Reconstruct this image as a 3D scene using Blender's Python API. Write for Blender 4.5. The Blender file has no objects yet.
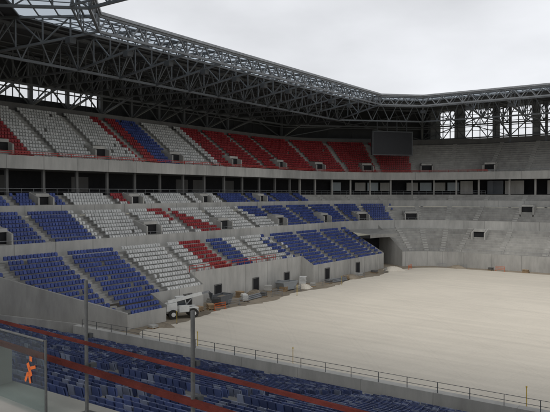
import bpy, math, random
from mathutils import Vector, Matrix
random.seed(7)
scene=bpy.context.scene
# ---------------------------------------------------------------- materials
def new_mat(name):
    m=bpy.data.materials.new(name); m.use_nodes=True
    nt=m.node_tree; b=nt.nodes["Principled BSDF"]
    return m,nt,b
def mat(name,col,rough=0.7,amt=0.25,scale=0.6,island=0.0,metal=0.0,bump=0.0,streak=False,spec=0.3):
    m,nt,b=new_mat(name)
    N=nt.nodes; L=nt.links
    b.inputs["Roughness"].default_value=rough
    b.inputs["Metallic"].default_value=metal
    b.inputs["Specular IOR Level"].default_value=spec
    tc=N.new("ShaderNodeTexCoord")
    mp=N.new("ShaderNodeMapping"); L.new(tc.outputs["Object"],mp.inputs[0])
    if streak: mp.inputs["Scale"].default_value=(1,1,0.25)
    n1=N.new("ShaderNodeTexNoise"); n1.inputs["Scale"].default_value=scale; n1.inputs["Detail"].default_value=7; n1.inputs["Roughness"].default_value=0.65
    L.new(mp.outputs[0],n1.inputs["Vector"])
    n2=N.new("ShaderNodeTexNoise"); n2.inputs["Scale"].default_value=scale*0.13; n2.inputs["Detail"].default_value=3
    L.new(tc.outputs["Object"],n2.inputs["Vector"])
    ad=N.new("ShaderNodeMath"); ad.operation='ADD'; L.new(n1.outputs[0],ad.inputs[0]); L.new(n2.outputs[0],ad.inputs[1])
    last=ad.outputs[0]
    mr=N.new("ShaderNodeMapRange"); mr.inputs[1].default_value=0.65; mr.inputs[2].default_value=1.35
    mr.inputs[3].default_value=1-amt; mr.inputs[4].default_value=1+amt
    L.new(last,mr.inputs[0]); fac=mr.outputs[0]
    if island>0:
        g=N.new("ShaderNodeNewGeometry")
        mr2=N.new("ShaderNodeMapRange"); mr2.inputs[3].default_value=1-island; mr2.inputs[4].default_value=1+island
        L.new(g.outputs["Random Per Island"],mr2.inputs[0])
        mu=N.new("ShaderNodeMath"); mu.operation='MULTIPLY'; L.new(fac,mu.inputs[0]); L.new(mr2.outputs[0],mu.inputs[1]); fac=mu.outputs[0]
    vs=N.new("ShaderNodeVectorMath"); vs.operation='SCALE'; vs.inputs[0].default_value=col
    L.new(fac,vs.inputs["Scale"]); L.new(vs.outputs[0],b.inputs["Base Color"])
    if bump>0:
        bp=N.new("ShaderNodeBump"); bp.inputs["Strength"].default_value=bump; bp.inputs["Distance"].default_value=0.05
        L.new(n1.outputs[0],bp.inputs["Height"]); L.new(bp.outputs[0],b.inputs["Normal"])
    return m
CONC=mat("concrete",(0.36,0.35,0.325),0.85,0.34,0.7,streak=True,bump=0.2)
CONC_L=mat("concrete_light",(0.45,0.44,0.41),0.85,0.30,0.8,streak=True)
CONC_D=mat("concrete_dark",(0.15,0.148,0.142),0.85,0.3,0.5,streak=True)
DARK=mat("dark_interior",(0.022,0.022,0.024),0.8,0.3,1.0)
JOINT=mat("panel_joint",(0.12,0.118,0.11),0.9,0.3,1.0)
BLUE=mat("seat_blue",(0.055,0.083,0.26),0.45,0.18,0.25,island=0.22)
WHITE=mat("seat_white",(0.64,0.64,0.62),0.45,0.14,0.25,island=0.14)
RED=mat("seat_red",(0.33,0.037,0.042),0.45,0.18,0.25,island=0.2)
NAVY=mat("seat_navy",(0.060,0.085,0.20),0.32,0.2,0.3,island=0.35,spec=0.6)
GLINT_DUST=mat("seat_glint_dust_blue",(0.21,0.24,0.33),0.5,0.2,0.6,island=0.3)  # pale dust tone with bright seat glints painted into the colour
STEEL=mat("steel_grey",(0.17,0.18,0.19),0.5,0.2,1.0,metal=0.2)
STEELD=mat("steel_dark",(0.09,0.095,0.10),0.55,0.2,1.0,metal=0.2)
GALV=mat("galvanised_steel",(0.27,0.28,0.29),0.45,0.35,8.0,metal=0.4)
POSTM=mat("weathered_post",(0.13,0.132,0.13),0.6,0.45,14.0,metal=0.2,bump=.2)
REDP=mat("red_oxide_paint",(0.105,0.024,0.019),0.8,0.5,9.0,bump=.3,spec=.1)
REDR=mat("red_rail",(0.40,0.06,0.05),0.6,0.2,2.0)
DECK=mat("roof_deck",(0.06,0.062,0.066),0.8,0.2,0.3)
CLAD=mat("rear_cladding",(0.05,0.052,0.056),0.7,0.3,0.4)
CLADG=mat("rear_cladding_grey",(0.33,0.35,0.36),0.6,0.2,0.4)
DIRT=mat("dirt",(0.25,0.212,0.16),0.95,0.45,0.5,bump=0.5)
GRASS=mat("ground",(0.20,0.19,0.14),0.95,0.35,0.05)
YEL=mat("yellow_paint",(0.6,0.42,0.05),0.5,0.15,3)
ORG=mat("orange_plastic",(0.7,0.15,0.03),0.5,0.15,3)
WHT=mat("white_paint",(0.74,0.74,0.71),0.4,0.15,2)
TYRE=mat("tyre_rubber",(0.04,0.038,0.035),0.85,0.2,5)
WOOD=mat("timber",(0.35,0.25,0.15),0.8,0.3,3)
BLKW=mat("cabin_glass",(0.06,0.07,0.08),0.12,0.1,1,spec=0.7)
SCR=mat("screen_black",(0.015,0.015,0.018),0.35,0.2,1)
WIN=mat("window_pale",(0.36,0.41,0.43),0.2,0.2,0.3)
def glassroof(name,t,a,f):
    m,nt,b=new_mat(name); N=nt.nodes; L=nt.links
    tr=N.new("ShaderNodeBsdfTransparent"); tr.inputs[0].default_value=(*t,1)
    tl=N.new("ShaderNodeBsdfTranslucent"); tl.inputs[0].default_value=(*a,1)
    mx=N.new("ShaderNodeMixShader"); mx.inputs[0].default_value=f
    L.new(tr.outputs[0],mx.inputs[1]); L.new(tl.outputs[0],mx.inputs[2])
    L.new(mx.outputs[0],N["Material Output"].inputs[0]); return m
POLY=glassroof("polycarbonate_roof",(0.46,0.52,0.57),(0.40,0.44,0.48),0.65)
def glass():
    m,nt,b=new_mat("clear_glass"); N=nt.nodes; L=nt.links
    tr=N.new("ShaderNodeBsdfTransparent"); tr.inputs[0].default_value=(0.82,0.88,0.88,1)
    gl=N.new("ShaderNodeBsdfGlossy"); gl.inputs["Roughness"].default_value=0.05
    mx=N.new("ShaderNodeMixShader"); mx.inputs[0].default_value=0.10
    L.new(tr.outputs[0],mx.inputs[1]); L.new(gl.outputs[0],mx.inputs[2])
    L.new(mx.outputs[0],N["Material Output"].inputs[0]); return m
GLASS=glass()
def sandmat():
    m,nt,b=new_mat("pitch_sand"); N=nt.nodes; L=nt.links
    b.inputs["Roughness"].default_value=0.95; b.inputs["Specular IOR Level"].default_value=0.1
    tc=N.new("ShaderNodeTexCoord")
    mp=N.new("ShaderNodeMapping"); mp.inputs["Rotation"].default_value=(0,0,math.radians(4)); L.new(tc.outputs["Object"],mp.inputs[0])
    w=N.new("ShaderNodeTexWave"); w.bands_direction='Y'; w.inputs["Scale"].default_value=0.11; w.inputs["Distortion"].default_value=2.5; w.inputs["Detail"].default_value=4; w.inputs["Detail Scale"].default_value=0.6
    L.new(mp.outputs[0],w.inputs["Vector"])
    mp2=N.new("ShaderNodeMapping"); mp2.inputs["Scale"].default_value=(0.06,1.2,1); L.new(mp.outputs[0],mp2.inputs[0])
    n0=N.new("ShaderNodeTexNoise"); n0.inputs["Scale"].default_value=0.9; n0.inputs["Detail"].default_value=6; L.new(mp2.outputs[0],n0.inputs["Vector"])
    n=N.new("ShaderNodeTexNoise"); n.inputs["Scale"].default_value=0.06; n.inputs["Detail"].default_value=9; n.inputs["Roughness"].default_value=0.65; L.new(tc.outputs["Object"],n.inputs["Vector"])
    n3=N.new("ShaderNodeTexNoise"); n3.inputs["Scale"].default_value=4; n3.inputs["Detail"].default_value=6; L.new(tc.outputs["Object"],n3.inputs["Vector"])
    def mad(src,k,c=None):
        mm=N.new("ShaderNodeMath"); mm.operation='MULTIPLY_ADD'; L.new(src,mm.inputs[0]); mm.inputs[1].default_value=k
        if isinstance(c,float): mm.inputs[2].default_value=c
        else: L.new(c,mm.inputs[2])
        return mm.outputs[0]
    a=mad(w.outputs["Fac"],0.03,0.62); a=mad(n.outputs[0],0.36,a); a=mad(n0.outputs[0],0.24,a); a=mad(n3.outputs[0],0.14,a)
    # wheel tracks
    for rz,sc,dist in((63,0.035,5.0),(-38,0.022,7.0),(12,0.05,3.0)):
        m3=N.new("ShaderNodeMapping"); m3.inputs["Rotation"].default_value=(0,0,math.radians(rz)); L.new(tc.outputs["Object"],m3.inputs[0])
        w2=N.new("ShaderNodeTexWave"); w2.inputs["Scale"].default_value=sc; w2.inputs["Distortion"].default_value=dist; w2.inputs["Detail"].default_value=1.5; w2.inputs["Detail Scale"].default_value=0.35
        L.new(m3.outputs[0],w2.inputs["Vector"])
        # thin pair of ruts around two nearby phase values
        for ph in(0.44,0.58):
            sb_=N.new("ShaderNodeMath"); sb_.operation='SUBTRACT'; L.new(w2.outputs["Fac"],sb_.inputs[0]); sb_.inputs[1].default_value=ph
            ab=N.new("ShaderNodeMath"); ab.operation='ABSOLUTE'; L.new(sb_.outputs[0],ab.inputs[0])
            r_=N.new("ShaderNodeMapRange"); r_.inputs[1].default_value=0.0; r_.inputs[2].default_value=0.035; r_.inputs[3].default_value=1.0; r_.inputs[4].default_value=0.0; L.new(ab.outputs[0],r_.inputs[0])
            a=mad(r_.outputs[0],-0.035,a)
    vs=N.new("ShaderNodeVectorMath"); vs.operation='SCALE'; vs.inputs[0].default_value=(0.61,0.56,0.475)
    L.new(a,vs.inputs["Scale"]); L.new(vs.outputs[0],b.inputs["Base Color"])
    bp=N.new("ShaderNodeBump"); bp.inputs["Strength"].default_value=0.4; bp.inputs["Distance"].default_value=0.05; L.new(n3.outputs[0],bp.inputs["Height"]); L.new(bp.outputs[0],b.inputs["Normal"])
    return m
SAND=sandmat()
# ---------------------------------------------------------------- mesh builder
class MB:
    def __init__(s): s.v=[];s.f=[];s.m=[];s.mats=[]
    def mi(s,mt):
        if mt not in s.mats: s.mats.append(mt)
        return s.mats.index(mt)
    def quad(s,a,b,c,d,mt):
        n=len(s.v); s.v+= [tuple(a),tuple(b),tuple(c),tuple(d)]; s.f.append((n,n+1,n+2,n+3)); s.m.append(s.mi(mt))
    def poly(s,pts,mt):
        n=len(s.v); s.v+=[tuple(p) for p in pts]; s.f.append(tuple(range(n,n+len(pts)))); s.m.append(s.mi(mt))
    def hexa(s,p,mt):
        n=len(s.v); s.v+=[tuple(q) for q in p]; k=s.mi(mt)
        for f in ((3,2,1,0),(4,5,6,7),(0,1,5,4),(1,2,6,5),(2,3,7,6),(3,0,4,7)):
            s.f.append(tuple(n+i for i in f)); s.m.append(k)
    def box(s,c,sz,mt,rz=0.0):
        co,si=math.cos(rz),math.sin(rz); hx,hy,hz=sz[0]/2,sz[1]/2,sz[2]/2
        P=[]
        for z in(-hz,hz):
            for x,y in((-hx,-hy),(hx,-hy),(hx,hy),(-hx,hy)):
                P.append((c[0]+x*co-y*si,c[1]+x*si+y*co,c[2]+z))
        s.hexa(P,mt)
    def strut(s,a,b,w,mt,h=None,sides=4):
        a=Vector(a);b=Vector(b);d=b-a
        if d.length<1e-4:return
        d.normalize(); up=Vector((0,0,1)) if abs(d.z)<0.95 else Vector((1,0,0))
        x=d.cross(up).normalized(); y=x.cross(d).normalized()
        if h is None:h=w
        k=s.mi(mt); n=len(s.v)
        for p in(a,b):
            for i in range(sides):
                an=2*math.pi*(i+0.5)/sides; r=0.7071 if sides==4 else 0.5
                s.v.append(tuple(p+x*(math.cos(an)*w*r)+y*(math.sin(an)*h*r)))
        for i in range(sides):
            j=(i+1)%sides; s.f.append((n+i,n+j,n+sides+j,n+sides+i)); s.m.append(k)
        s.f.append(tuple(n+i for i in reversed(range(sides)))); s.m.append(k)
        s.f.append(tuple(n+sides+i for i in range(sides))); s.m.append(k)
    def obj(s,name,parent=None):
        me=bpy.data.meshes.new(name); me.from_pydata(s.v,[],s.f)
        for m in s.mats: me.materials.append(m)
        me.polygons.foreach_set("material_index",s.m); me.update()
        o=bpy.data.objects.new(name,me); scene.collection.objects.link(o)
        if parent: o.parent=parent
        return o
def empty(name,loc=(0,0,0)):
    e=bpy.data.objects.new(name,None); e.location=loc; scene.collection.objects.link(e); return e
# ---------------------------------------------------------------- ground
g=MB(); g.quad((-3000,-3000,-0.05),(3000,-3000,-0.05),(3000,3000,-0.05),(-3000,3000,-0.05),GRASS); g.obj("ground")
g=MB(); g.quad((-75,30,-0.02),(75,30,-0.02),(75,150,-0.02),(-75,150,-0.02),DIRT); g.obj("dirt_track")
pts=[]
x0,y0,x1,y1,R=-55.9,49.4,56,134.0,9
def wob(): return random.uniform(-0.35,0.35)
for i in range(60): pts.append((x1-(x1-x0-R)*i/60,y0+wob()*0.6,0.02))
for i in range(8):
    a=math.radians(270-90*i/8); pts.append((x0+4+4*math.cos(a),y0+4+4*math.sin(a),0.02))
for i in range(90): pts.append((x0+wob()+0.7*math.sin(i*0.27),y0+4+(y1-R-y0-4)*i/90,0.02))
for i in range(10):
    a=math.radians(180-90*i/10); pts.append((x0+R+R*math.cos(a),y1-R+R*math.sin(a),0.02))
for i in range(40): pts.append((x0+R+(x1-x0-R)*i/40,y1+wob()*0.5,0.02))
pts.append((x1,y1,0.02))
g=MB(); g.poly(pts,SAND); g.obj("pitch_sand")
# ---------------------------------------------------------------- bowl path
def stat(q):
    if q<=125: return (-60.0,q,-1.0,0.0)
    if q<215:
        t=math.radians(q-125); dx,dy=-math.cos(t),math.sin(t)
        return (-48+12*dx,125+12*dy,dx,dy)
    return (-48+(q-215),137.0,0.0,1.0)
def P(q,r,z):
    bx,by,dx,dy=stat(q); return (bx+dx*r,by+dy*r,z)
def qs(a,b):
    L=[a]
    for t in list(range(125,216,5)):
        if a<t<b: L.append(float(t))
    L.append(b); return L
def sweep(mb,prof,a,b,mt):
    st=qs(a,b)
    for i in range(len(st)-1):
        for j in range(len(prof)-1):
            r0,z0=prof[j]; r1,z1=prof[j+1]
            mb.quad(P(st[i],r0,z0),P(st[i+1],r0,z0),P(st[i+1],r1,z1),P(st[i],r1,z1),mt)
QEND=300.0
XE=57.4
SB0,SB1=67.5,97.0
stand=empty("grandstand")
tr=MB()
TC=("C",0.0,2.8,11,0.91,0.50)
TB=("B",11.5,9.3,8,0.875,0.50)
TA=("A",19.5,14.0,4,0.8,0.45)
TU=("U",22.0,20.9,15,0.85,0.60)
def c_start(r): return 51-1.19*(r+3)
rows=[]
for T in(TC,TB,TA,TU):
    nm,r0,z0,n,td,rs=T
    for i in range(n):
        r=r0+i*td; z=z0+i*rs
        prof=[(r,z-(rs if i else 0.0)),(r,z),(r+td,z)]
        if nm=="C":
            spans=[(c_start(r),128.0),(157.0,QEND)] if i>=3 else [(c_start(r),SB0),(SB1,128.0),(157.0,QEND)]
        else: spans=[(12.0,QEND)]
        for a,b in spans:
            sweep(tr,prof,a,b,CONC)
            rows.append((nm,i,r,z,a,b))
for i in range(3):
    r=-2.73+i*0.91; z=1.3+i*0.5
    sweep(tr,[(r,z-(0.5 if i else 1.3)),(r,z),(r+0.91,z)],c_start(r),XE,CONC)
    rows.append(("X",i,r,z,c_start(r),XE))
tr.poly([P(XE,-2.77,0),P(XE,-2.77,2.0),P(XE,0,3.3),P(XE,0,0)],CONC_L)
tr.obj("terrace_steps",stand)
w=MB()
for a,b in((XE,SB0),(SB1,128.0),(157.0,QEND)):
    sweep(w,[(-.01,0),(-.01,3.25),(0.15,3.25),(0.15,2.8)],a,b,CONC_L)
SR_=2.6
sweep(w,[(SR_,0),(SR_,4.75),(SR_+.11,4.75),(SR_+.11,4.2)],SB0,SB1,CONC_L)
for q in(SB0,SB1):
    w.poly([P(q,-.01,0),P(q,-.01,3.3),P(q,SR_+.1,4.9),P(q,SR_+.1,0)],CONC_L)
sweep(w,[(-2.76,0),(-2.76,1.75),(-2.6,1.75),(-2.6,1.3)],c_start(-2.7),XE,CONC_L)
sweep(w,[(10.0,7.8),(11.5,7.8),(11.5,9.75),(11.65,9.75),(11.65,9.3)],c_start(10),QEND,CONC_L)
sweep(w,[(3.0,6.35),(3.0,7.1),(10.0,7.8)],126.0,159.0,CONC)
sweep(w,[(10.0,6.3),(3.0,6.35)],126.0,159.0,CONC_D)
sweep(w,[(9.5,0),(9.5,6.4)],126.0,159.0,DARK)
for q in(128.0,157.0):
    w.poly([P(q,-0.02,0),P(q,-0.02,3.4),P(q,10,8.7),P(q,10,0)],CONC_L)
sweep(w,[(18.5,12.9),(19.5,12.9),(19.5,14.4),(19.62,14.4),(19.62,14.0)],12,QEND,CONC_L)
sweep(w,[(22.7,15.35),(22.7,15.8),(31,15.8)],12,QEND,CONC)
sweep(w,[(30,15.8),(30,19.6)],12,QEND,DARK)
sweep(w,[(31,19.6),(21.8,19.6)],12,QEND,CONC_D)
sweep(w,[(21.8,19.6),(21.8,21.5),(21.95,21.5),(21.95,20.9)],12,QEND,CONC_L)
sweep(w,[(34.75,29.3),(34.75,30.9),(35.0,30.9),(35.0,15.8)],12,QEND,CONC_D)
w.obj("concrete_walls",stand)
j=MB()
def jt(q,r,z0,z1):
    bx,by,dx,dy=stat(q); j.box((bx+dx*r,by+dy*r,(z0+z1)/2),(0.008,0.05,z1-z0),JOINT,rz=math.atan2(dy,dx))
q=14.0
while q<QEND:
    st=6.0 if not 125<q<215 else 8.0
    jt(q+1.1,21.797,19.62,21.49)
    if q>60 and not 122<q<158 and not (SB0-1.2<q<SB1): jt(q+.7,-.013,.05,3.24)
    if SB0<q+.5<SB1: jt(q+.5,SR_-.003,.05,4.74)
    if q>40: jt(q+1.6,11.497,7.82,9.74)
    jt(q+2.4,19.497,12.92,14.39)
    q+=st
j.obj("panel_joints",stand)
w=MB()
w.hexa([(-57.2,51.1,0),(-57.0,50.75,0),(-70.2,35.1,0),(-70.4,35.4,0),(-57.2,51.1,2.0),(-57.0,50.75,2.0),(-70.2,35.1,9.0),(-70.4,35.4,9.0)],CONC)
w.obj("tunnel_wall",stand)
c=MB()
q=16.0
while q<QEND:
    st=6.0 if (q<125 or q>215) else 9.0
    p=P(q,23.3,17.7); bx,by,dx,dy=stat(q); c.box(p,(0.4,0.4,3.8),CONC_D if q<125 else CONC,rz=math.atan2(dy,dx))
    q+=st
q=18.0
while q<QEND-4:
    r=random.random()
    if q<122 and r<0.5:
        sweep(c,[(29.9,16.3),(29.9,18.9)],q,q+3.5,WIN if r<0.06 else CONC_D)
    elif 150<q<200 and r<0.85:
        sweep(c,[(28.5,16.8),(28.5,19.0)],q,q+4.2,WIN if r<0.4 else CONC_L)
    elif q>=200 and r<0.8:
        sweep(c,[(26.5,16.0),(26.5,19.3)],q,q+4.6,CONC if r<0.6 else BLKW)
    q+=5.0
c.obj("concourse_columns",stand)
rl=MB()
def rail(r,z,a,b,mt,h=0.9,step=2.0,w=0.07,n=2):
    st=[]; q=a
    while q<b:
        st.append(q); q+= step if (q<125 or q>=215) else step*1.6
    st.append(b)
    for i,q in enumerate(st):
        rl.strut(P(q,r,z),P(q,r,z+h),w*0.8,mt)
        if i:
            for k in range(n):
                zz=z+h*(k+1)/n
                rl.strut(P(st[i-1],r,zz),P(q,r,zz),w,mt)
rail(21.87,21.5,12,215,REDR,0.55,2.5,0.09,2)
rail(21.87,21.5,215,QEND,GALV,0.5,2.5,0.06,1)
rail(SR_+.06,4.75,SB0,SB1-8,REDR,0.9,1.6,0.09,2)
rail(SR_+.06,4.75,SB1-8,SB1,GALV,0.9,1.6,0.05,2)
rail(0.07,3.25,SB1,127,GALV,0.7,2.5,0.05,1)
rail(0.07,3.25,158,QEND,GALV,0.7,3,0.05,1)
rail(22.75,15.8,12,214,GALV,1.0,2.0,0.05,2)
rail(11.58,9.75,36,QEND,GALV,0.5,2.5,0.05,1)
rl.obj("handrails",stand)
# ---------------------------------------------------------------- vomitories
vom=MB(); vlist=[]
def vomitory(q,r,z,wd=2.6,h=2.2,dep=3.2,tier="U"):
    bx,by,dx,dy=stat(q); tx,ty=-dy,dx
    def W(t,rr,zz): return (bx+dx*(r+rr)+tx*t,by+dy*(r+rr)+ty*t,zz)
    hw=wd/2; T=0.25
    for sg in(-1,1):
        a=sg*hw; b=sg*(hw+T)
        vom.hexa([W(a,0,z-.6),W(b,0,z-.6),W(b,dep,z-.6),W(a,dep,z-.6),W(a,0,z+h*0.75),W(b,0,z+h*0.75),W(b,dep,z+h+.35),W(a,dep,z+h+.35)],CONC_L)
    vom.hexa([W(-hw,.9,z+h-.3),W(hw,.9,z+h-.3),W(hw,dep,z+h-.3),W(-hw,dep,z+h-.3),W(-hw,.9,z+h+.15),W(hw,.9,z+h+.15),W(hw,dep,z+h+.3),W(-hw,dep,z+h+.3)],CONC_L)
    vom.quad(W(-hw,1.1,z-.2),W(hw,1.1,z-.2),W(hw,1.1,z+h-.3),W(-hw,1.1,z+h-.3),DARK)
    vlist.append((tier,q,r,r+dep,hw+T+0.2))
for q in(38,51.5,69,86.5,104,121,142,165,190,215,238,262,286): vomitory(q,23.0,21.5,tier="U")
for q in(44,69.5,87,104.5,122,150,180): vomitory(q,11.7,9.5,2.8,2.1,2.8,tier="B")
for q in(226,244,262,280): vomitory(q,15.0,11.4,2.6,2.0,2.8,tier="B")
for q in(56.0,73.5,91,109): vomitory(q,19.7,14.2,2.2,1.7,2.2,tier="A")
for q in(218,236,258,276): vomitory(q,5.5,5.8,2.6,2.0,2.6,tier="C")
for y,rr in ((63.5,0),(73,SR_),(82.5,SR_),(91.5,SR_),(101,0),(113,0)):
    x=-60-rr+.022
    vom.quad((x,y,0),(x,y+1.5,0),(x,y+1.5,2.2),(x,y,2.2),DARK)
    for yy in(y-.06,y+1.56): vom.box((x+.03,yy,1.13),(.1,.12,2.26),CONC_D)
    vom.box((x+.03,y+.75,2.32),(.1,1.68,.12),CONC_D)
vom.obj("vomitories",stand)
# ---------------------------------------------------------------- seats
AIS=[15.0+9*i for i in range(13)]
AIS=[a for a in AIS if a<125]
AIS+= [125+15*i for i in range(1,7)]
AIS+= [224.0+9*i for i in range(9)]
def near_aisle(q,hw):
    for a in AIS:
        if abs(q-a)<hw: return True
    return False
def seat_into(mb,x,y,z,ox,oy,mt,full=False):
    tx,ty=-oy,ox
    x+=random.uniform(-.012,.012); tl=random.uniform(-.025,.025)
    def W(t,o,zz): return (x+tx*t+ox*o,y+ty*t+oy*o,z+zz)
    w=0.215
    mb.hexa([W(-w,.30,.30),W(w,.30,.30),W(w,.35,.30),W(-w,.35,.30),W(-w*.86,.42+tl,.80),W(w*.86,.42+tl,.80),W(w*.86,.46+tl,.80),W(-w*.86,.46+tl,.80)],mt)
    mb.hexa([W(-w*.9,.17,.38),W(w*.9,.17,.38),W(w*.9,.27,.36),W(-w*.9,.27,.36),W(-w*.9,.25+tl,.74),W(w*.9,.25+tl,.74),W(w*.9,.33+tl,.74),W(-w*.9,.33+tl,.74)],mt)
    if full:
        mb.hexa([W(-.03,.2,.0),W(.03,.2,.0),W(.03,.3,.0),W(-.03,.3,.0),W(-.03,.25,.4),W(.03,.25,.4),W(.03,.31,.4),W(-.03,.31,.4)],STEELD)
def colour(nm,i,q):
    if nm=="X": return BLUE
    if nm=="C":
        if q>128: return None
        d=i*0.25
        if q<60: return BLUE
        if q<73.5-d*0.4: return WHITE
        if q<78.5-d*0.2: return RED
        if q<83: return BLUE
        if q<91+d*0.6: return WHITE
        if q<97: return WHITE if (int(q*0.5+i*0.5)%3==0) else BLUE
        return BLUE
    if nm=="B":
        if q<58.5: return BLUE
        if 80-i*0.9<q<86-i*0.95: return RED
        if q<102-i*0.6: return WHITE
        if q<106 and i<4: return WHITE
        if q<172: return BLUE
        return None
    if nm=="A":
        if q<60: return BLUE
        if 71-i<q<75.5-i: return RED
        if q<96: return WHITE
        if q<128: return BLUE
        return None
    if nm=="U":
        d=i*0.12
        if q<56: return RED
        if q<77-d: return WHITE
        if q<81.5: return RED
        if q<87: return BLUE
        if q<99: return WHITE
        if q<186: return RED
        return None
seats=MB()
for nm,i,r,z,a,b in rows:
    q=a+0.5
    while q<b-0.3:
        arc=125<q<215
        dq=0.5
        hw=0.75
        if arc:
            k=math.degrees(1/(12+r)); dq=0.5*k; hw=0.75*k
        mt=colour(nm,i,q)
        ok=mt is not None and not near_aisle(q,hw)
        if ok:
            bx,by,dx,dy=stat(q)
            for (vt,vq,vr0,vr1,vh) in vlist:
                if vt==nm and vr0-.6<r<vr1 and abs(q-vq)<(vh*(math.degrees(1/(12+r)) if arc else 1)): ok=False;break
            if ok and random.random()<0.006: ok=False
        if ok: seat_into(seats,bx+dx*r,by+dy*r,z,dx,dy,mt)
        q+=dq
seats.obj("stadium_seats")
ai=MB()
for nm,i,r,z,a,b in rows:
    for q in AIS:
        if a-.1<=q<=b:
            bx,by,dx,dy=stat(q)
            ai.box((bx+dx*(r+.7),by+dy*(r+.7),z+.13),(0.36,1.1,0.25),CONC_L,rz=math.atan2(dy,dx))
ai.obj("aisle_steps",stand)
# ---------------------------------------------------------------- near grandstand
near=empty("grandstand")
n=MB(); ns=MB()
NR=41; TD=0.86; RS=0.222
def nx0(y): return max(-57-(48.5-y)/1.19,-78)
NA=[-66,-57,-48,-39,-30,-21,-12,-3,6,15,24,33,42]
for i in range(NR):
    y=42.2-i*TD; z=0.75+i*RS; X0=nx0(y-TD)
    n.quad((X0,y,z-(RS if i else 0.6)),(50,y,z-(RS if i else 0.6)),(50,y,z),(X0,y,z),CONC)
    n.quad((X0,y,z),(50,y,z),(50,y-TD,z),(X0,y-TD,z),CONC)
    if i in(20,21): continue
    x=X0+0.6
    xe=12 if i<30 else 6
    while x<xe:
        if all(abs(x-a)>0.6 for a in NA) and random.random()>.008:
            glint_dust=random.random()<(0.10 if math.sin(x*.35+i*.6)<0.3 else 0.28)  # scattered paler seats paint in glints, in looser and denser clusters
            seat_into(ns,x,y,z,0,-1,GLINT_DUST if glint_dust else NAVY,full=(i>22))
        x+=0.5
    for a in NA:
        if X0<a<20: n.box((a,y-.66,z+.055),(1.0,.36,.108),CONC_L)
n.obj("terrace_steps",near)
ns.obj("stadium_seats")
n=MB()
x=-59.5
while x<50:   # front wall in cast segments with joints
    x2=min(x+5.98,50)
    n.hexa([(x,45.1,0),(x2,45.1,0),(x2,45.9,0),(x,45.9,0),(x,45.1,1.3),(x2,45.1,1.3),(x2,45.9,1.3),(x,45.9,1.3)],CONC_L); x+=6.0
n.quad((-60.5,42.2,.35),(50,42.2,.35),(50,45.1,.35),(-60,45.1,.35),CONC_L)
n.hexa([(-58,45.95,-.01),(50,45.95,-.01),(50,48.6,-.01),(-58,48.6,-.01),(-58,45.95,.14),(50,45.95,.14),(50,48.6,.14),(-58,48.6,.14)],CONC_L)
n.hexa([(-59.4,46.0,0),(-59.6,45.7,0),(-78,23.0,0),(-78,23.5,0),(-59.4,46.0,1.35),(-59.6,45.7,1.35),(-78,23.0,6.4),(-78,23.5,6.4)],CONC)
n.obj("front_wall",near)
n=MB()
n.hexa([(-14,-6,14.1),(12,-6,14.1),(12,3.15,14.1),(-14,3.15,14.1),(-14,-6,14.4),(12,-6,14.4),(12,3.15,14.4),(-14,3.15,14.4)],CONC)
n.box((-5.95,2.98,14.56),(2.0,0.3,0.32),CONC)
n.obj("balcony_slab",near)
n=MB()
x=-58.0
while x<50:
    n.strut((x,45.2,1.3),(x,45.2,2.1),0.045,STEELD); x+=2.4
for zz in(1.7,2.1): n.strut((-58,45.2,zz),(50,45.2,zz),0.03,STEELD)
n.obj("pitch_rail",near)
sb=empty("safety_barrier")
n=MB()
n.strut((-6.9,3.05,14.98),(-1.0,2.62,14.98),0.022,REDP,0.020)
n.strut((-6.9,3.14,14.78),(-1.0,2.70,14.74),0.035,REDP,0.036)
n.obj("red_rails",sb)
n=MB()
for x,y,zt_ in((-6.2,3.06,15.4),(-3.74,2.98,15.38),(-2.60,2.86,15.30)):
    n.strut((x,y-.03,14.4),(x,y-.03,zt_),0.027,POSTM,sides=10)
    n.box((x,y-.03,14.41),(0.12,0.12,0.02),POSTM)
    n.box((x,y+.0,14.98),(0.04,0.03,0.03),STEELD)
    n.box((x,y+.02,14.76),(0.04,0.05,0.03),STEELD)
n.obj("posts",sb)
gp=empty("glass_balustrade")
def gy(x): return 2.76+(-4.45-x)*.0718
xa,xb=-6.4,-3.92
n=MB(); n.hexa([(xa,gy(xa),14.45),(xb,gy(xb),14.45),(xb,gy(xb)+.015,14.45),(xa,gy(xa)+.015,14.45),(xa,gy(xa),14.95),(xb,gy(xb),14.95),(xb,gy(xb)+.015,14.95),(xa,gy(xa)+.015,14.95)],GLASS); n.obj("glass_panel",gp)
n=MB(); n.strut((xa,gy(xa)+.007,14.96),(xb,gy(xb)+.007,14.96),0.018,POSTM,sides=8); n.strut((xb+.015,gy(xb)+.007,14.4),(xb+.015,gy(xb)+.007,14.97),0.02,POSTM,sides=8); n.strut((-4.9,gy(-4.9)+.03,14.4),(-4.9,gy(-4.9)+.03,14.97),0.02,POSTM,sides=8); n.obj("frame",gp)
n=MB()
def st(x,z,w,h,rz=0):
    x+=.80; z-=.09
    co,si=math.cos(rz),math.sin(rz); P4=[]
    for a,b in((-w,-h),(w,-h),(w,h),(-w,h)):
        xx=x+a*co-b*si; zz=z+a*si+b*co; P4.append((xx,gy(xx)-.006,zz))
    n.quad(*P4,ORG)
st(-4.9,14.82,.018,.05,0.5); st(-4.88,14.90,.018,.018); st(-4.86,14.84,.045,.011,0.3); st(-4.94,14.76,.012,.04,-0.5); st(-4.90,14.76,.012,.04,0.3)
n.obj("sticker",gp)
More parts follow.
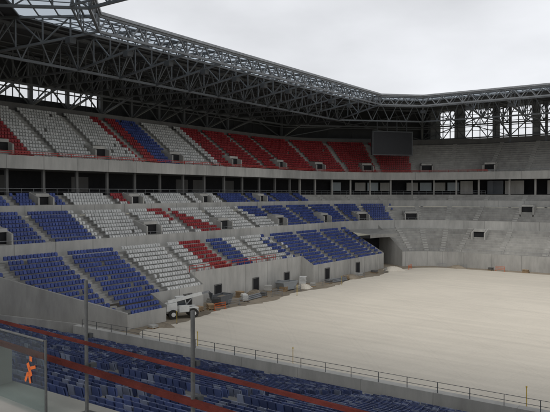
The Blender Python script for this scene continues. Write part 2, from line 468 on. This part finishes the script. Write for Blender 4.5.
# ---------------------------------------------------------------- roof
roof=empty("stadium_roof")
def ring(r):
    return [(70,44-r),(-55-.414*r,44-r),(-62-r,51-.414*r),(-62-r,128+.414*r),(-55-.414*r,135+r),(70,135+r)]
def zt(r): return 37.5+r*0.045
def zb(r):
    if r<=14: return 35.6-(1.9*r/14)
    if r<=34: return 33.7+(r-14)*0.03
    return 34.3+(r-34)*0.22
dk=MB(); gl=MB()
for (ra,rb,mb,mt) in((0.2,10,gl,POLY),(10,46,dk,DECK)):
    A=ring(ra);B=ring(rb)
    for i in range(5):
        mb.quad((*A[i],zt(ra)+.35),(*A[i+1],zt(ra)+.35),(*B[i+1],zt(rb)+.35),(*B[i],zt(rb)+.35),mt)
dk.obj("roof_deck",roof); gl.obj("glazed_roof_band",roof)
stn=[]
def lerp(a,b,t): return (a[0]+(b[0]-a[0])*t,a[1]+(b[1]-a[1])*t)
for si,nn in [(0,14),(1,1),(2,10),(3,1),(4,14)]:
    for k in range(nn): stn.append((si,k/nn))
stn.append((4,1.0))
def RP(s,r,z):
    R_=ring(r); a=R_[s[0]]
    A0=ring(0); p=lerp(A0[s[0]],A0[s[0]+1],s[1])
    if s[1]==0 and s[0] in (1,2,3,4): return (a[0],a[1],z)
    dx,dy={0:(0,-1),1:(-.7071,-.7071),2:(-1,0),3:(-.7071,.7071),4:(0,1)}[s[0]]
    return (p[0]+dx*r,p[1]+dy*r,z)
tm=MB()
RR=[0,3.5,7,10.5,14,18,22,26,30,34,38,42,46]
for s in stn:
    for k in range(len(RR)-1):
        a,b=RR[k],RR[k+1]
        tm.strut(RP(s,a,zt(a)),RP(s,b,zt(b)),.28,STEEL)
        if b<=38 or s[0]<3:
            tm.strut(RP(s,a,zb(a)),RP(s,b,zb(b)),.26,STEEL)
            tm.strut(RP(s,a,zt(a)),RP(s,a,zb(a)),.16,STEEL)
            if k%2: tm.strut(RP(s,a,zt(a)),RP(s,b,zb(b)),.15,STEEL)
            else: tm.strut(RP(s,a,zb(a)),RP(s,b,zt(b)),.15,STEEL)
tm.obj("radial_trusses",roof)
tm=MB()
def ringtruss(r,w,mt,za=None,zc=None,step=3.0):
    za=zt(r) if za is None else za; zc=zb(r) if zc is None else zc
    for i in range(len(stn)-1):
        A=Vector(RP(stn[i],r,0)); B=Vector(RP(stn[i+1],r,0))
        L=(B-A).length; m=max(2,int(round(L/step)))
        for k in range(m):
            p=A.lerp(B,k/m); q=A.lerp(B,(k+1)/m); h=(p+q)/2
            tm.strut((p.x,p.y,za),(q.x,q.y,za),w,mt); tm.strut((p.x,p.y,zc),(q.x,q.y,zc),w,mt)
            tm.strut((p.x,p.y,zc),(h.x,h.y,za),w*.55,mt); tm.strut((h.x,h.y,za),(q.x,q.y,zc),w*.55,mt)
ringtruss(0,.30,STEEL)
ringtruss(1.8,.2,STEEL,zc=zb(1.8)+.2)
ringtruss(14,.34,STEEL,step=4.2)
ringtruss(34,.36,STEEL,zc=34.4,step=5.5)
for r in(2.5,5,7.5,10,12,16,20,27,30.5,38,42,46):
    for i in range(len(stn)-1):
        tm.strut(RP(stn[i],r,zt(r)+.2),RP(stn[i+1],r,zt(r)+.2),.14,STEEL)
for i in range(len(stn)-1):
    for k in(.2,.4,.6,.8):
        A=Vector(RP(stn[i],0,zt(0)+.2)).lerp(Vector(RP(stn[i+1],0,zt(0)+.2)),k)
        B=Vector(RP(stn[i],10,zt(10)+.2)).lerp(Vector(RP(stn[i+1],10,zt(10)+.2)),k)
        tm.strut(A,B,.10,STEEL)
for i in range(len(stn)-1):
    tm.strut(RP(stn[i],-.25,zt(0)+.3),RP(stn[i+1],-.25,zt(0)+.3),.2,GALV,.35)
tm.obj("ring_trusses",roof)
cm=MB(); pn=MB()
for i,s in enumerate(stn):
    if s[0]==0: continue
    a=RP(s,37,0)
    cm.strut((a[0],a[1],0),(a[0],a[1],zt(37)),.6,STEEL)
    cm.strut((a[0],a[1],31.2),RP(s,28,zb(28)),.3,STEEL)
    if i+1<len(stn):
        t=stn[i+1]
        m0=RP(s,37,31.3); m1=RP(t,37,zt(37)); m2=RP(t,37,31.3); m3=RP(s,37,zt(37))
        cm.strut(m0,m1,.22,STEEL); cm.strut(m2,m3,.22,STEEL)
        cm.strut(RP(s,37,34.2),RP(t,37,34.2),.2,STEEL)
        cm.strut(RP(s,37,31.2),RP(t,37,31.2),.35,STEEL)
        A=Vector(RP(s,38.2,0)); B=Vector(RP(t,38.2,0))
        def panel(f0,f1,z0,z1,mt):
            p=A.lerp(B,f0); q=A.lerp(B,f1); pn.quad((p.x,p.y,z0),(q.x,q.y,z0),(q.x,q.y,z1),(p.x,p.y,z1),mt)
        top=zt(38.2)+.3
        if s[0]==2:
            if A.y<80:
                panel(0,1,29,32.8,CLAD); panel(0,1,35.0,top,CLAD)
                for k in range(1,6):
                    p=A.lerp(B,k/6); cm.strut((p.x,p.y,32.8),(p.x,p.y,35.2),.15,STEEL)
            else: panel(0,1,28.5,top,CLAD)
        elif s[0]==3: panel(0,1,28.5,top,CLAD)
        elif s[0]==4:
            k=int(round(s[1]*14))
            if k==0:
                panel(0,.10,28.5,top,CLAD)
                panel(.10,.22,28.5,top,CLADG)
                panel(.38,.50,28.5,top,CLADG)
                panel(.80,.88,28.5,top,CLADG)
            else:
                if k%3==1: panel(.60,.80,28.5,top,CLADG)
                elif k%3==2: panel(.1,.4,28.5,top,CLADG)
            panel(0,1,28.5,31.0,CLAD)
            nk=12 if k==0 else 5
            for kk in range(nk):
                p=A.lerp(B,kk/nk); cm.strut((p.x,p.y-.1,28),(p.x,p.y-.1,top),.2,STEEL)
            p=A; q_=B
            for zz in(33.2,35.4,37.6): cm.strut((p.x,p.y-.15,zz),(q_.x,q_.y-.15,zz),.14,STEEL)
            if k==0:
                for f0 in(0,.25,.5,.75):
                    p=A.lerp(B,f0); q_=A.lerp(B,f0+.25)
                    cm.strut((p.x,p.y-.3,31.2),(q_.x,q_.y-.3,top-.3),.2,STEEL); cm.strut((q_.x,q_.y-.3,31.2),(p.x,p.y-.3,top-.3),.2,STEEL)
        else: panel(0,1,28.5,top,CLAD)
        for kk in range(1,6):
            if s[0] in(2,3) :
                p=A.lerp(B,kk/6); o_=(1 if s[0]==2 else .7)*.06
                pn.strut((p.x+o_,p.y,28.6),(p.x+o_,p.y,32.7 if (s[0]==2 and A.y<80) else top-.1),.09,STEELD)
cm.obj("rear_columns",roof); pn.obj("rear_cladding",roof)
fl=MB()
for i,s in enumerate(stn):
    if s[0] in(2,4):
        p=RP(s,3.5,34.6)
        fl.box((p[0],p[1],34.7),(.9,.9,.7),STEELD); fl.strut((p[0],p[1],35),(p[0],p[1],35.7),.1,STEELD)
fl.obj("loudspeakers",roof)
# ---------------------------------------------------------------- scoreboard
sc=empty("scoreboard")
cx,cy,cz=-68.0,147.0,28.6
ang=math.atan2(92-cy,0-cx)
n=MB(); n.box((cx,cy,cz),(0.9,11.0,6.0),STEELD,rz=ang); n.obj("cabinet",sc)
f=(math.cos(ang),math.sin(ang))
n=MB(); n.box((cx+f[0]*.48,cy+f[1]*.48,cz),(0.06,10.4,5.5),SCR,rz=ang); n.obj("screen",sc)
n=MB()
for t in(-4,-1.3,1.3,4):
    px,py=cx-f[1]*t,cy+f[0]*t
    n.strut((px,py,31.5),(px,py,35.2),.2,STEELD)
n.obj("hangers",sc)
# ---------------------------------------------------------------- site clutter
def telehandler(c,rz):
    e=empty("telehandler",c); e.rotation_euler=(0,0,rz)
    b=MB()
    b.box((0,0,.95),(4.2,1.1,.5),WHT); b.hexa([(-2.2,-.9,1.0),(-.8,-.9,1.0),(-.8,.9,1.0),(-2.2,.9,1.0),(-2.1,-.8,1.85),(-.8,-.85,2.05),(-.8,.85,2.05),(-2.1,.8,1.85)],WHT)
    b.box((1.35,.80,1.3),(1.3,.42,.1),WHT); b.box((1.35,-.80,1.3),(1.3,.42,.1),WHT); b.box((0.1,-.78,1.25),(1.3,.5,.8),WHT)
    b.obj("chassis",e)
    b=MB(); b.hexa([(-.7,.25,1.2),(.8,.25,1.2),(.8,1.05,1.2),(-.7,1.05,1.2),(-.6,.3,2.5),(.45,.3,2.5),(.45,1.0,2.5),(-.6,1.0,2.5)],BLKW); b.box((-.08,.65,2.56),(1.25,.9,.14),WHT)
    for p,q in(((.8,1.06,1.2),(.45,1.01,2.5)),((-.7,1.06,1.2),(-.6,1.01,2.5)),((.8,.24,1.2),(.45,.29,2.5)),((-.7,.24,1.2),(-.6,.29,2.5)),((.05,1.06,1.2),(.0,1.01,2.5))): b.strut(p,q,.10,WHT)
    b.hexa([(-.7,.24,1.0),(.82,.24,1.0),(.82,1.07,1.0),(-.7,1.07,1.0),(-.7,.24,1.5),(.75,.24,1.5),(.75,1.07,1.5),(-.7,1.07,1.5)],WHT)
    b.obj("cab",e)
    b=MB(); b.strut((-1.9,-.3,2.1),(2.6,-.3,3.0),.34,WHT,.38); b.strut((2.6,-.3,3.0),(3.6,-.3,3.2),.24,GALV); b.strut((3.6,-.3,3.2),(3.8,-.3,2.5),.2,STEELD); b.strut((.2,-.3,1.3),(1.4,-.3,2.6),.12,GALV)
    b.box((3.9,-.3,2.6),(.08,1.2,.8),STEELD); b.box((4.4,-.7,2.23),(1.0,.12,.06),STEELD); b.box((4.4,.1,2.23),(1.0,.12,.06),STEELD); b.obj("boom",e)
    b=MB()
    for x in(-1.35,1.35):
        for y in(-.95,.95):
            b.strut((x,y-.2,.6),(x,y+.2,.6),1.2,TYRE,sides=18); b.strut((x,y-.22,.6),(x,y+.22,.6),.56,WHT,sides=12)
    b.obj("wheels",e)
telehandler((-57.6,60.6,-.02),math.radians(58))
def pallet(c,rz,h=1.0,mt=WOOD,w=1.2):
    e=empty("pallet_stack",c); e.rotation_euler=(0,0,rz); b=MB()
    for k in range(3): b.box((0,-.45+k*.45,.06),(w,.1,.12),WOOD)
    for k in range(6): b.box((-w/2+.08+k*(w-.16)/5,0,.135),(.1,1.0,.022),WOOD)
    nl=max(1,int(h/.16))
    for k in range(nl):
        b.box((random.uniform(-.06,.06),random.uniform(-.05,.05),.15+.08+k*.16),(w*random.uniform(.8,.95),random.uniform(.75,.95),.13),mt,rz=random.uniform(-.05,.05))
    b.obj("load",e)
cl=[(-58.2,67,.7,WOOD),(-60.3,69.5,1.0,CONC_L),(-61.4,72,.6,STEELD),(-58.5,75,1.0,WHT),(-61.3,77.5,.9,WOOD),(-58.6,80,.7,CONC_D),(-61,84.5,1.1,CONC_L),(-59.3,86.5,.7,WOOD),(-61.8,89.5,1.2,GALV),(-58.3,94,.6,CONC_L),(-61.0,95,1.3,WHT),(-58.0,99,.6,CONC_D),(-57.8,105,.7,WOOD),(-58.3,111,.6,CONC_L),(-57.9,117,.6,CONC_D),(-58.8,65.2,.6,WOOD),(-55.5,53.5,.4,CONC_L),(-40,135.3,.5,CONC_D),(-33,135.4,.5,WOOD),(-25,135.3,.6,CONC_L)]
for x,y,h,m_ in cl: pallet((x,y,-.02),random.uniform(-.6,.6),h,m_,random.choice([1.0,1.3,1.8]))
def barrier(c,rz,mt=ORG):
    e=empty("site_barrier",c); e.rotation_euler=(0,0,rz); b=MB()
    for x in(-1,1):
        b.strut((x,0,0),(x,0,1.0),.05,mt); b.strut((x,-.3,.02),(x,.3,.02),.06,mt)
    for z in(.35,.65,.98): b.strut((-1,0,z),(1,0,z),.05,mt)
    for k in range(9): b.strut((-.8+k*.2,0,.35),(-.8+k*.2,0,.98),.02,mt)
    b.obj("frame",e)
for i,(x,y) in enumerate([(-56.9,67.5),(-57.3,71),(-57.3,73.4),(-57.4,82),(-57.5,88),(-57.4,97),(-57.0,103),(-56.8,109),(-56.8,120),(-54.5,127),(-50,133.5),(-46,135),(-38,135),(-20,135.2)]):
    barrier((x,y,-.02),math.radians(90+random.uniform(-25,25)) if i<10 else random.uniform(-.4,.4),random.choice([ORG,GALV,GALV,REDR,GALV]))
def post(c,h=1.2):
    b=MB(); b.strut((0,0,0),(0,0,h),.07,YEL,sides=8); b.strut((0,0,h),(0,0,h+.1),.13,YEL,sides=8); b.strut((0,0,0),(0,0,.05),.3,CONC_D,sides=8)
    o=b.obj("marker_post"); o.location=c
for x,y in[(-55,57),(-55,84),(-54.8,98),(-45,49.7),(-33,49.7),(-12,49.7)]: post((x,y,0.0),1.5)
def heap(c,R,h,mt,name):
    b=MB(); nr,na=8,24; idx=[]
    for i in range(nr+1):
        t=i/nr; rg=[]
        for k in range(na):
            a=2*math.pi*k/na; rr=R*(1-t)*(1+.2*math.sin(3*a+c[0])+random.uniform(-.08,.08))
            b.v.append((rr*math.cos(a),rr*math.sin(a)*.7,h*(1-(1-t)**2)*random.uniform(.88,1.05) if i else -.05)); rg.append(len(b.v)-1)
        idx.append(rg)
    for i in range(nr):
        for k in range(na):
            b.f.append((idx[i][k],idx[i][(k+1)%na],idx[i+1][(k+1)%na],idx[i+1][k])); b.m.append(b.mi(mt))
    o=b.obj(name); o.location=c
heap((-58.5,91.5,0),1.6,.7,SAND,"dirt_pile"); heap((-57.8,107,0),2.0,.8,DIRT,"dirt_pile"); heap((-56.5,123,0),2.4,.9,SAND,"dirt_pile"); heap((-55.3,55.0,0),1.5,.45,DIRT,"dirt_pile"); heap((-60.5,80.5,0),1.7,.9,DIRT,"dirt_pile"); heap((-47,134.8,0),2.0,.7,DIRT,"dirt_pile")
def pipes(c,rz):
    b=MB()
    for r_,y_ in((0,-.4),(0,-.13),(0,.14),(0,.4),(1,-.26),(1,.0),(1,.27),(2,-.1)):
        b.strut((-2.5,y_,.13+r_*.22),(2.5,y_,.13+r_*.22),.25,GALV,sides=10)
    o=b.obj("pipe_stack"); o.location=c; o.rotation_euler=(0,0,rz)
pipes((-58.9,77.8,0),math.radians(95)); pipes((-57.8,101.5,0),math.radians(82))
def skip(c,rz,mt):
    e=empty("waste_skip",c); e.rotation_euler=(0,0,rz); b=MB()
    lo=[(-1.3,-.8,.15),(1.3,-.8,.15),(1.3,.8,.15),(-1.3,.8,.15)]; hi=[(-1.9,-.9,1.4),(1.9,-.9,1.4),(1.9,.9,1.4),(-1.9,.9,1.4)]
    b.poly(lo,mt)
    for k in range(4):
        b.quad(lo[k],lo[(k+1)%4],hi[(k+1)%4],hi[k],mt); b.strut(hi[k],hi[(k+1)%4],.1,mt)
    b.poly([(-1.6,-.85,1.1),(1.6,-.85,1.1),(1.6,.85,1.15),(-1.6,.85,1.1)],DIRT)
    for x in(-1,1): b.box((x,0,.07),(.15,1.5,.15),STEELD)
    b.obj("body",e)
skip((-59.6,87.8,0),math.radians(85),CLADG); skip((-59.4,70.8,0),math.radians(100),STEEL)
# ---------------------------------------------------------------- world
wd=bpy.data.worlds.new("World"); scene.world=wd; wd.use_nodes=True
nt=wd.node_tree; N=nt.nodes; L=nt.links; bg=N["Background"]
sky=N.new("ShaderNodeTexSky"); sky.sky_type='NISHITA'; sky.sun_disc=False
SE,SR=math.radians(62),math.radians(200)
sky.sun_elevation=SE; sky.sun_rotation=SR
tc=N.new("ShaderNodeTexCoord"); mp=N.new("ShaderNodeMapping"); mp.inputs["Scale"].default_value=(1,1,2.6); L.new(tc.outputs["Generated"],mp.inputs[0])
nz=N.new("ShaderNodeTexNoise"); nz.inputs["Scale"].default_value=2.2; nz.inputs["Detail"].default_value=6; nz.inputs["Roughness"].default_value=.5; L.new(mp.outputs[0],nz.inputs["Vector"])
cr=N.new("ShaderNodeMapRange"); cr.inputs[1].default_value=.33; cr.inputs[2].default_value=.66; cr.inputs[3].default_value=7.2; cr.inputs[4].default_value=9.9; L.new(nz.outputs[0],cr.inputs[0])
vs=N.new("ShaderNodeVectorMath"); vs.operation='SCALE'; vs.inputs[0].default_value=(0.97,0.985,1.02); L.new(cr.outputs[0],vs.inputs["Scale"])
mx=N.new("ShaderNodeMixRGB"); mx.inputs[0].default_value=.94; L.new(sky.outputs[0],mx.inputs[1]); L.new(vs.outputs[0],mx.inputs[2])
L.new(mx.outputs[0],bg.inputs[0]); bg.inputs[1].default_value=.1
sd=bpy.data.lights.new("sun","SUN"); sd.energy=1.15; sd.angle=math.radians(35); sd.color=(1,.965,.91)
so=bpy.data.objects.new("sun",sd); scene.collection.objects.link(so)
d=Vector((math.sin(SR)*math.cos(SE),math.cos(SR)*math.cos(SE),math.sin(SE)))
so.rotation_euler=d.to_track_quat('Z','Y').to_euler()
# ---------------------------------------------------------------- camera
cd=bpy.data.cameras.new("camera"); cd.lens=41.76; cd.sensor_width=36; cd.clip_end=6000; cd.clip_start=.05
co=bpy.data.objects.new("camera",cd); co.location=(0,0,16); co.rotation_euler=(math.radians(90-1.08),0,math.radians(35.2))
scene.collection.objects.link(co); scene.camera=co
scene.view_settings.view_transform='Standard'; scene.view_settings.look='None'; scene.view_settings.exposure=0
